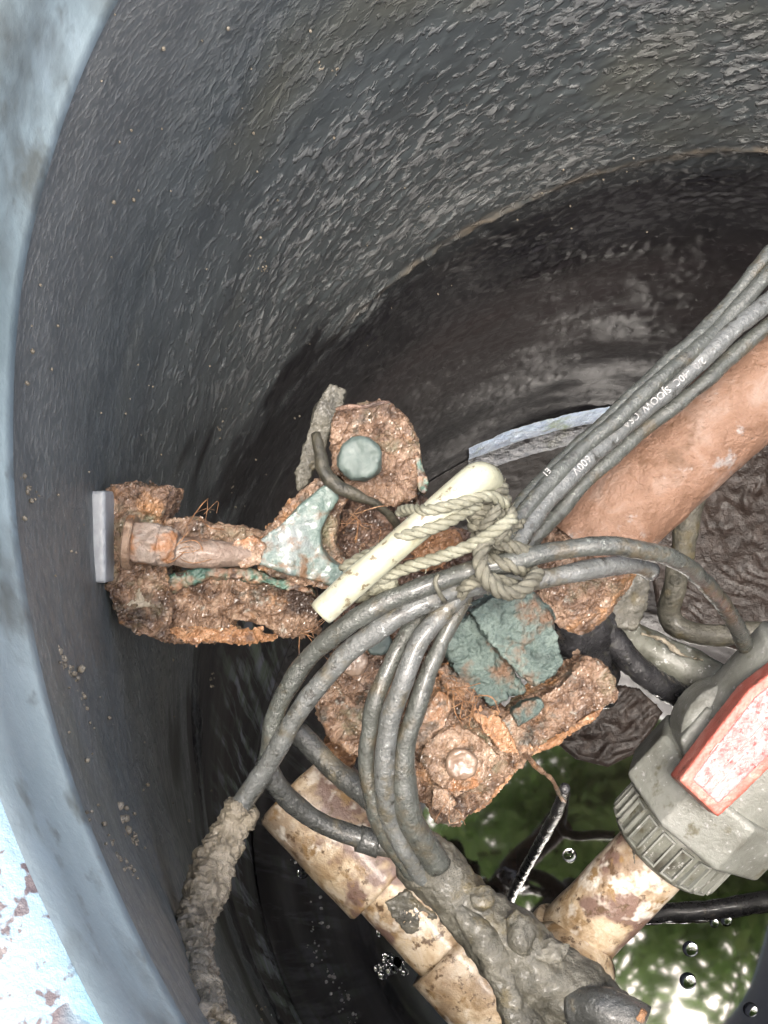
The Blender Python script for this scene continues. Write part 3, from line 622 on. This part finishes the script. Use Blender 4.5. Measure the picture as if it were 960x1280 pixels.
def text_obj(name, curve, c, xd, up_hint, mat, parent):
    xd = np.asarray(xd, float) / np.linalg.norm(xd); zd = np.asarray(up_hint, float); zd = zd - xd * (zd @ xd); zd /= np.linalg.norm(zd); yd = np.cross(zd, xd)
    o = bpy.data.objects.new('tmp', curve); COL.objects.link(o)
    me = bpy.data.meshes.new_from_object(o.evaluated_get(bpy.context.evaluated_depsgraph_get()))
    n = len(me.vertices); v = np.zeros(n * 3); me.vertices.foreach_get('co', v); v = v.reshape(-1, 3); f = [list(p.vertices) for p in me.polygons]
    bpy.data.objects.remove(o)
    return obj(name, (np.asarray(c) + v[:, :1] * xd + v[:, 1:2] * yd + v[:, 2:] * zd, f), mat, parent, smooth=False)
text_obj('embossed_letter', lt, P(907, 1038, .6235), P(920, 1060, .63) - P(900, 1035, .63), -FWD, 'pvc_grey', nut)

# ================================================================== cables
def px(pts): return np.array([P(*p) for p in pts])
def cable(name, label, pts, r, mat, group, n_txt=None, **k):
    t = thing(name, label, 'cable', tuple(P(*pts[-1])), group)
    r = np.asarray(r) * .88 if not np.isscalar(r) else r * .88
    jp = [(x + random.gauss(0, .7), y + random.gauss(0, .7), d + random.gauss(0, .0006)) for x, y, d in pts]
    obj('jacket', tube(px(jp), r, 22, .0016, .0006, 60, amp2=.00016, freq2=330, **k), mat, t)
    return t
GB = 'cables of the slanting bundle'
def bend(pts, d0, d1):
    n = len(pts); return [(x, y, d0 + (d1 - d0) * i / (n - 1)) for i, (x, y) in enumerate(pts)]
u0 = cable('power_cable', 'topmost grey cable of the slanting bundle beside the rusty pipe', bend([(985, 290), (960, 318), (905, 386), (868, 424), (827, 459), (777, 507), (720, 560), (670, 612), (640, 645), (618, 672)], .565, .503), .0034, 'cable_grey', GB)
u1 = cable('power_cable', 'second grey cable from the top of the slanting bundle', bend([(985, 315), (960, 342), (905, 404), (868, 437), (827, 473), (777, 520), (730, 560), (690, 600), (655, 640), (630, 672)], .560, .499), .0036, 'cable_grey', GB)
u2 = cable('power_cable', 'pale cable with white printed lettering in the slanting bundle', bend([(990, 352), (960, 378), (910, 420), (840, 484), (777, 535), (730, 578), (690, 618), (662, 655), (640, 690)], .560, .497), .0042, 'cable_pale', GB)
u3 = cable('power_cable', 'lowest cable of the slanting bundle, lying against the rusty pipe', bend([(990, 390), (960, 408), (910, 449), (877, 480), (810, 532), (770, 567), (730, 605), (700, 640), (672, 668), (640, 704), (610, 735)], .562, .512), .0036, 'cable_grey', GB)
def cable_text(body, x0, y0, x1, y1, d0, parent, size=.0042, r=.0042):
    tc = bpy.data.curves.new('print', 'FONT'); tc.body = body; tc.size = size; tc.align_x = 'CENTER'; tc.align_y = 'CENTER'; tc.extrude = .00005
    p0, p1 = P(x0, y0, d0), P(x1, y1, d0)
    text_obj('printed_text', tc, (p0 + p1) / 2, p1 - p0, -FWD, 'print_white', parent)
# lettering reads upside down, running down the cable
cable_text('2/0  -40C  SJOOW  CSA', 868, 459, 792, 522, .5258, u2)
cable_text('600V', 742, 566, 712, 596, .5040, u2)
cable_text('CSA', 836, 464, 822, 476, .5365, u1, .0034)
cable_text('E1', 690, 582, 676, 598, .5095, u1, .0034)

GL = 'cables looping across the bracket'
cA = cable('power_cable', 'outer grey cable arching right past the valve and left over the bracket', [(934, 815, .64), (924, 790, .60), (908, 762, .57), (882, 730, .54), (848, 702, .518), (800, 687, .507), (745, 683, .501), (690, 690, .499), (640, 702, .497), (590, 713, .496), (540, 731, .495), (480, 755, .496), (430, 784, .500), (390, 818, .505), (358, 862, .510), (342, 905, .515), (335, 945, .519), (328, 975, .523)], .0042, 'cable_grey', GL)
cB = cable('power_cable', 'pale inner cable curving under the rod down to the muddy coil', [(815, 716, .535), (790, 706, .525), (740, 711, .513), (690, 722, .508), (640, 728, .505), (590, 732, .502), (540, 750, .499), (490, 775, .498), (440, 811, .501), (402, 850, .505), (370, 895, .509), (345, 940, .513), (318, 980, .517), (292, 1018, .519)], .0044, 'cable_pale', GL)
GD = 'cables dropping into the mud bundle'
dA = cable('power_cable', 'left of the three cables drooping in front of the casting', [(556, 738, .515), (535, 758, .512), (512, 788, .508), (492, 825, .506), (472, 868, .506), (461, 912, .508), (458, 950, .51), (462, 990, .513), (472, 1025, .517), (492, 1062, .522), (520, 1095, .53)], .0040, 'cable_grey', GD)
dB_ = cable('power_cable', 'middle of the three cables drooping in front of the casting', [(588, 722, .510), (570, 746, .503), (548, 772, .500), (526, 800, .498), (508, 840, .498), (491, 887, .500), (483, 930, .503), (481, 985, .508), (490, 1030, .514), (508, 1070, .52), (535, 1105, .53)], .0044, 'cable_pale', GD)
dC = cable('power_cable', 'right of the three drooping cables, thickest at the bottom', [(584, 740, .512), (566, 772, .508), (550, 805, .506), (536, 840, .505), (522, 880, .505), (508, 925, .506), (504, 960, .508), (507, 1005, .512), (522, 1045, .518), (548, 1085, .525)], [.0034, .0034, .0036, .0038, .0042, .0048, .0054, .0060, .0062, .0062], 'cable_grey', GD)
F1 = cable('power_cable', 'dark short cable crossing behind the drooping cables', [(372, 915, .575), (388, 933, .572), (412, 957, .568), (440, 982, .562), (468, 1003, .556), (500, 1030, .55)], .0056, 'cable_dark', GL)
F2 = cable('power_cable', 'dark cable sagging over the tan coupling into the mud', [(332, 950, .528), (343, 975, .532), (362, 1000, .537), (392, 1023, .542), (425, 1039, .545), (465, 1052, .546), (500, 1064, .545), (530, 1085, .545)], .0050, 'cable_dark', GL)
obj('cable_splice', tube(px([(448, 1048, .546), (462, 1052, .5465), (475, 1056, .546)]), .0058, 18, .002, .0003, 120), 'cable_dark', F2)

# muddy coil at lower left, running up to the rim
hp, hd1 = wall_hit(236, 1195); tp, td = wall_hit(246, 1262)
mc = thing('muddy_cable', 'cable thickly caked in tan mud running up the basin wall', 'cable', tuple(P(240, 1200, .47)))
path = px([(326, 972, .521), (302, 1006, .520), (283, 1042, .519), (270, 1080, .512), (258, 1115, .505), (246, 1155, .490), (240, 1190, .468), (240, 1225, .435), (250, 1260, .405), (262, 1292, .380)])
core = tube(path, .0042, 14, .003)
obj('jacket', core, 'cable_grey', mc)
obj('mud_coat', crust(tube(path[1:], [.0056, .0074, .0080, .0080, .0077, .0074, .007, .0076, .0074], 24, .002), .0008, .0050, 80, .0018, 190), 'mud_tan', mc)

# mud-caked cable bundle across the bottom
mb = thing('muddy_cable_bundle', 'thick bundle of cables buried in wet grey mud across the tan elbow', 'cable bundle', tuple(P(640, 1190, .58)))
path = px([(512, 1052, .530), (540, 1090, .535), (578, 1130, .538), (622, 1170, .538), (668, 1210, .536), (715, 1250, .534), (770, 1300, .53)])
obj('mud_coat', mudify(tube(path, [.008, .011, .0135, .0152, .016, .0162, .016], 40, .003)), 'mud_grey', mb)
obj('mud_ridge', mudify(tube(px([(556, 1112, .526), (592, 1160, .524), (622, 1205, .523), (640, 1250, .523), (660, 1290, .523)]), [.003, .005, .006, .007, .007], 24, .003), .0009, .0026, 50), 'mud_grey', mb)
obj('mud_lump', mudify(join(blob(P(650, 1165, .5215), .006, (1, 1.6, .6)), blob(P(690, 1190, .5215), .006, (1.5, 1, .6)), blob(P(600, 1122, .525), .006, (1, 1, .6))), .0009, .002, 60), 'mud_grey', mb)
ce = obj('conduit_end', tube(px([(720, 1262, .522), (752, 1262, .515), (790, 1276, .511), (802, 1282, .510)]), [.0086, .0088, .0088, .0086], 30, .0015, .0007, 110), 'cable_dark', mb)
obj('copper_tip', crust(tube(px([(797, 1268, .506), (806, 1274, .505)]), .0035, 16, .001), .0006, .0006, 150, .0004), 'rust_bright', ce)

# ================================================================== rod and ropes
obj('pale_rod', tube(px([(402, 766, .4900), (404, 764, .4900), (450, 722, .489), (500, 679, .488), (550, 636, .487), (582, 609, .486), (598, 598, .488), (608, 600, .494), (614, 612, .503), (622, 630, .515)]), [.0048, .0054, .0055, .0055, .0057, .0061, .0064, .0064, .0062, .0056], 28, .0015, .0003, 80), 'rod_pale', label='glossy cream plastic rod lying across the bracket, bent at its tip', cat='rod')
RG = 'ropes tied round the rod'
obj('pale_rope', rope(px([(428, 712, .505), (448, 699, .503), (470, 689, .4985), (492, 676, .4865), (512, 668, .4825), (535, 662, .4815), (557, 654, .483), (580, 641, .487), (600, 630, .492)]), .0024), 'rope_pale', label='pale twisted rope wound along the underside of the rod', cat='rope', group=RG)
obj('pale_rope', rope(px([(500, 640, .505), (512, 637, .494), (535, 638, .4815), (560, 633, .4795), (582, 627, .4805), (600, 621, .483), (618, 622, .487), (632, 632, .492)]), .0023), 'rope_pale', label='pale twisted rope crossing over the rod near its bent tip', cat='rope', group=RG)
obj('pale_rope', rope(px([(452, 738, .505), (470, 726, .497), (500, 713, .493), (530, 703, .490), (560, 693, .488), (585, 683, .486), (610, 669, .484), (628, 657, .484), (642, 648, .487)]), .0025), 'rope_pale', label='pale twisted rope stretched from knot lump to the cable bundle', cat='rope', group=RG)
obj('knot_lump', crust(join(*[blob(P(*c), r_, amp=.2) for c, r_ in [((452, 741, .502), .0042), ((468, 735, .500), .004), ((484, 728, .499), .0044), ((478, 742, .502), .0035)]]), .0007, .0008, 150, .0005), 'rope_pale', label='lumpy rope knot under the middle of the cream rod', cat='knot')
# dirty rope lashed round the cables
def coil(c0, c1, rx, turns, rr, n=60, ph=0, sq=.75):
    c0, c1 = P(*c0), P(*c1); a = (c1 - c0) / np.linalg.norm(c1 - c0); e = np.cross(a, FWD); e /= np.linalg.norm(e); g = np.cross(a, e)
    out = []
    for i in range(n + 1):
        t = i / n; an = ph + t * turns * 2 * math.pi
        out.append(c0 + (c1 - c0) * t + e * math.cos(an) * rx + g * math.sin(an) * rx * sq)
    return np.array(out)
obj('lashing_rope', join(rope(coil((606, 616, .496), (618, 668, .498), .0072, 3.6, 1), .0026), rope(coil((612, 640, .490), (640, 668, .492), .006, 1.8, 1, ph=1), .0022)), 'rope_dirty', label='dirty olive rope lashed in coils around the bent rod tip', cat='rope', group='dirty lashings')
obj('lashing_rope', join(rope(coil((640, 680, .502), (618, 728, .500), .0085, 2.3, 1), .0028), rope(px([(634, 668, .494), (612, 672, .487), (601, 690, .485), (602, 712, .484), (612, 729, .484), (628, 740, .485), (648, 740, .486), (664, 728, .489), (672, 715, .497)]), .0030), rope(px([(572, 752, .505), (578, 738, .497), (592, 727, .493), (610, 726, .491), (624, 734, .492)]), .0026)), 'rope_dirty', label='dirty rope loop hanging around the crossing cables above the green block', cat='rope', group='dirty lashings')
obj('tie_string', tube(px([(548, 718, .486), (544, 728, .485), (549, 742, .486), (556, 752, .490)]), .0009, 8, .002, .0003, 300), 'rope_dirty', label='thin string tied round the pale cable below the rod', cat='string')
obj('dark_cord', tube(px([(394, 542, .548), (400, 566, .545), (406, 590, .542), (420, 606, .540), (446, 620, .542), (474, 632, .546), (492, 650, .552), (500, 668, .56)]), [.0018, .0028, .003, .0028, .0022, .002, .0018, .0012], 14, .002, .0007, 130), 'cord_dark', label='dark slimy cord snagged between the fork and the upper pad', cat='cord')
# dead root fibres clinging to the casting
def fibre(pts, r): return tube(px(pts), r, 5, .002)
fb = []
for (x, y, d, L_, an, n_) in [(210, 690, .528, 60, -20, 8), (480, 705, .53, 60, -30, 8), (440, 650, .535, 50, 40, 7), (560, 860, .54, 40, 60, 10), (590, 870, .54, 40, 70, 8), (250, 650, .53, 40, -10, 6), (380, 790, .535, 50, 10, 8), (560, 1000, .55, 30, 50, 4)]:
    for _ in range(n_):
        a = math.radians(an + random.gauss(0, 35)); l = L_ * random.uniform(.4, 1.1); x0 = x + random.gauss(0, 10); y0 = y + random.gauss(0, 8); c_ = random.gauss(0, 10)
        fb.append(fibre([(x0, y0, d + .006), (x0 + math.cos(a) * l * .5 + c_ * .6, y0 + math.sin(a) * l * .5 - c_, d - random.uniform(0, .004)), (x0 + math.cos(a) * l, y0 + math.sin(a) * l, d + .006)], random.choice([.00012, .00018, .00025])))
obj('root_fibre', join(*fb), 'rust_bright', br, kind='stuff')
obj('rusty_wire', tube(px([(655, 940, .57), (672, 960, .58), (690, 975, .59), (700, 995, .6), (708, 1003, .6)]), [.0014, .0011, .001, .0013, .0006], 8, .003, .0007, 200), 'rust', label='curled rusty wire dangling from the end of the casting', cat='wire')
obj('hanging_cable', tube(px([(706, 985, .60), (696, 1015, .66), (676, 1052, .76), (655, 1090, .88), (640, 1120, 1.02), (632, 1150, 1.2), (630, 1180, 1.44)]), [.0024, .0032, .0034, .0036, .0038, .004, .004], 14, .005, .0004, 70), 'cable_black', label='thin glossy black cable dropping into the water below the casting', cat='cable')
obj('black_stick', tube([PZ(806, 1146, WZ + .02), PZ(850, 1140, WZ + .025), PZ(900, 1136, WZ + .03), PZ(960, 1126, WZ + .03), PZ(1010, 1120, WZ + .03)], [.008, .010, .0105, .011, .011], 18, .006, .0022, 45), 'cable_black', label='black wet stick lying on the water below the valve', cat='stick')

# ================================================================== on the water
def mat_patch(outline, h, amp, freq, swirl):
    pts = np.array([PZ(x, y, WZ) for x, y in outline]); bm = bmesh.new(); bm.faces.new([bm.verts.new(p) for p in pts])
    bmesh.ops.triangulate(bm, faces=bm.faces)
    bmesh.ops.subdivide_edges(bm, edges=bm.edges, cuts=1)
    for _ in range(12):
        L = [e for e in bm.edges if e.calc_length() > .005]
        if not L: break
        bmesh.ops.subdivide_edges(bm, edges=L, cuts=1); bmesh.ops.triangulate(bm, faces=[f for f in bm.faces if len(f.verts) > 3])
    bd = np.array([v.is_boundary for v in bm.verts]); v = np.array([x.co[:] for x in bm.verts]); f = [[q.index for q in fc.verts] for fc in bm.faces]; bm.free()
    c = PZ(*swirl, WZ); rr = np.hypot(v[:, 0] - c[0], v[:, 1] - c[1]) + .02 * pn(v * 12)
    th_ = np.arctan2(v[:, 1] - c[1], v[:, 0] - c[0]); g = np.stack([rr * freq * .28 + .5 * pn(v * 30), th_ * 5, rr * 0], 1)
    v[:, 2] += np.where(bd, -.004, h + amp * 1.0 * ridge(g * [1, .6, 1], 1) + amp * .5 * fbm(v * 45, 2))
    return v, f
obj('sludge_raft', mat_patch([(800, 640), (860, 560), (960, 470), (1060, 420), (1100, 640), (1080, 830), (940, 820), (880, 800), (820, 760)], .008, .0035, 330, (1010, 640)), 'sludge', label='wrinkled raft of dark brown sludge floating under the rusty pipe', cat='sludge')
obj('sludge_raft', mat_patch([(690, 880), (740, 850), (800, 860), (830, 890), (800, 940), (760, 960), (720, 950), (690, 925)], .006, .005, 210, (700, 800)), 'sludge', label='smaller lumpy sludge raft below the rusty side arm', cat='sludge')
for k, (x, y, r_, lab) in enumerate([(863, 1186, .0105, 'clear bubble on the water nearest below the black stick'), (860, 1226, .011, 'clear bubble at the middle of the green reflection'), (938, 1262, .0095, 'clear bubble nearest the lower right corner'), (712, 1069, .010, 'clear bubble beside the thin hanging black cable'), (476, 1166, .006, 'small bubble beside the narrow tan pipe section'), (893, 1154, .006, 'left bubble of the pair against the black stick'), (908, 1151, .0075, 'right bubble of the pair against the black stick'), (378, 1092, .0075, 'bubble at the water edge beside the tan coupling')]):
    v, f = blob(PZ(x, y, WZ + .001), r_ * .8, (1, 1, .55), 0, 1, 3)
    obj('bubble', (v, f), 'bubble_film', label=lab, cat='bubble', group='bubbles on the water')
fm = []
for k in range(70):
    t = random.random(); x = 372 + 62 * t + 10 * math.sin(t * 9) + random.gauss(0, 7); y = 1070 + 220 * t
    fm.append(blob(PZ(x, y, WZ + .001), random.choice([.0006, .0009, .0013, .0022]), (1, 1, .6), .3, 1.3, 1))
obj('scum_froth', join(*fm), 'foam', kind='stuff', label='pale froth strung along the water edge at lower left', cat='froth')
# wall deposit just above the water, sky sheen painted into its blue-white colour
def sheen_patch(t0, t1, z0, z1, nt, nz, thick, seed, st=(3, 3, 1), amp=.75):
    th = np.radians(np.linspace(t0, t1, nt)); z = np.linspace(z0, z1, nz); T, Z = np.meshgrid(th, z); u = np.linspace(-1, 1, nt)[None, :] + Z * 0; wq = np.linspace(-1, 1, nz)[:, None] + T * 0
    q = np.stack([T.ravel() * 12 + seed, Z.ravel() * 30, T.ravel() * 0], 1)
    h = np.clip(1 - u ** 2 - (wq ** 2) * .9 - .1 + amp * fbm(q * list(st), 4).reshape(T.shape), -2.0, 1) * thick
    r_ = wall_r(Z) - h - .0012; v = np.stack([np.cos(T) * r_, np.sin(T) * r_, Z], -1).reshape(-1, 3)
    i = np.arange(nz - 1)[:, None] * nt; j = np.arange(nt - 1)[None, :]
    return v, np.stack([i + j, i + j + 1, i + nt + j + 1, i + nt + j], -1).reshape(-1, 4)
stuff_mat('mineral_sheen', [(.3, (0.472, 0.595, 0.811)), (.5, (0.595, 0.735, 0.933)), (.7, (0.655, 0.796, 0.95))], 60, patches=[((0.259, 0.367, 0.203), 14, .56, .68)], rough=(.25, .5), bump=.002, bscale=150)
obj('sheen_crust', sheen_patch(78, 106, WZ - .02, WZ + .05, 140, 50, .004, 0, (2, 2, 1), .3), 'mineral_sheen', basin)

# ================================================================== leafy branches over the basin, mirrored in the water
tr_ = thing('overhanging_tree', 'leafy green tree crown overhead, seen mirrored in the dark water', 'tree', (2.6, .6, 0))
limbs = [tube([(2.6, .6, -.1), (2.5, .6, 1.2), (2.2, .5, 2.4), (1.6, .4, 3.4)], [.16, .13, .11, .07], 14, .15)]
obj('trunk', limbs[0], 'bark', tr_)
bl = []; lv = []; lf = []
tips = []
for k in range(44):
    a = random.uniform(-3.1, 3.1); q_ = random.random() ** .5; e = np.array([.52 + math.cos(a) * q_ * 1.0, .36 + math.sin(a) * q_ * 1.0, random.uniform(2.4, 3.6)])
    m_ = np.array([1.4, .35, 3.1]) * .5 + e * .5 + np.array([0, 0, .15]); pth = spline([(1.7, .42, 3.2), m_, e], n=10)
    bl.append(tube(pth[::3], [.03, .024, .02, .014, .01, .008, .006][:len(pth[::3])], 7, .08)); tips += list(pth[6:])
for k in range(16):
    a = random.uniform(-3.1, 3.1); q_ = random.random() ** .5; e = np.array([-.1 + math.cos(a) * q_ * .38, .42 + math.sin(a) * q_ * .38, random.uniform(2.5, 3.4)])
    pth = spline([(1.7, .42, 3.2), (.8, .4, 3.4), e], n=10); bl.append(tube(pth[::3], [.03, .024, .02, .014, .01, .008, .006][:len(pth[::3])], 7, .08)); tips += list(pth[13:])
obj('branch', join(*bl), 'bark', tr_)
N = 15000
for k in range(N):
    t = tips[random.randrange(len(tips))]; c = np.array(t) + rng.normal(size=3) * [.13, .13, .12]
    d1 = rng.normal(size=3); d1[2] *= .5; d1 /= np.linalg.norm(d1); d2 = np.cross(d1, rng.normal(size=3)); d2 /= np.linalg.norm(d2); s = random.uniform(.05, .10)
    n0 = len(lv)
    lv += [c - d1 * s * .5, c - d1 * s * .1 + d2 * s * .28, c + d1 * s * .55, c - d1 * s * .1 - d2 * s * .28]; lf.append([n0, n0 + 1, n0 + 2, n0 + 3])
obj('crown', (np.array(lv), lf), 'leaf', tr_, smooth=False)

for o in bpy.data.objects:
    if '_b' in o: del o['_b']
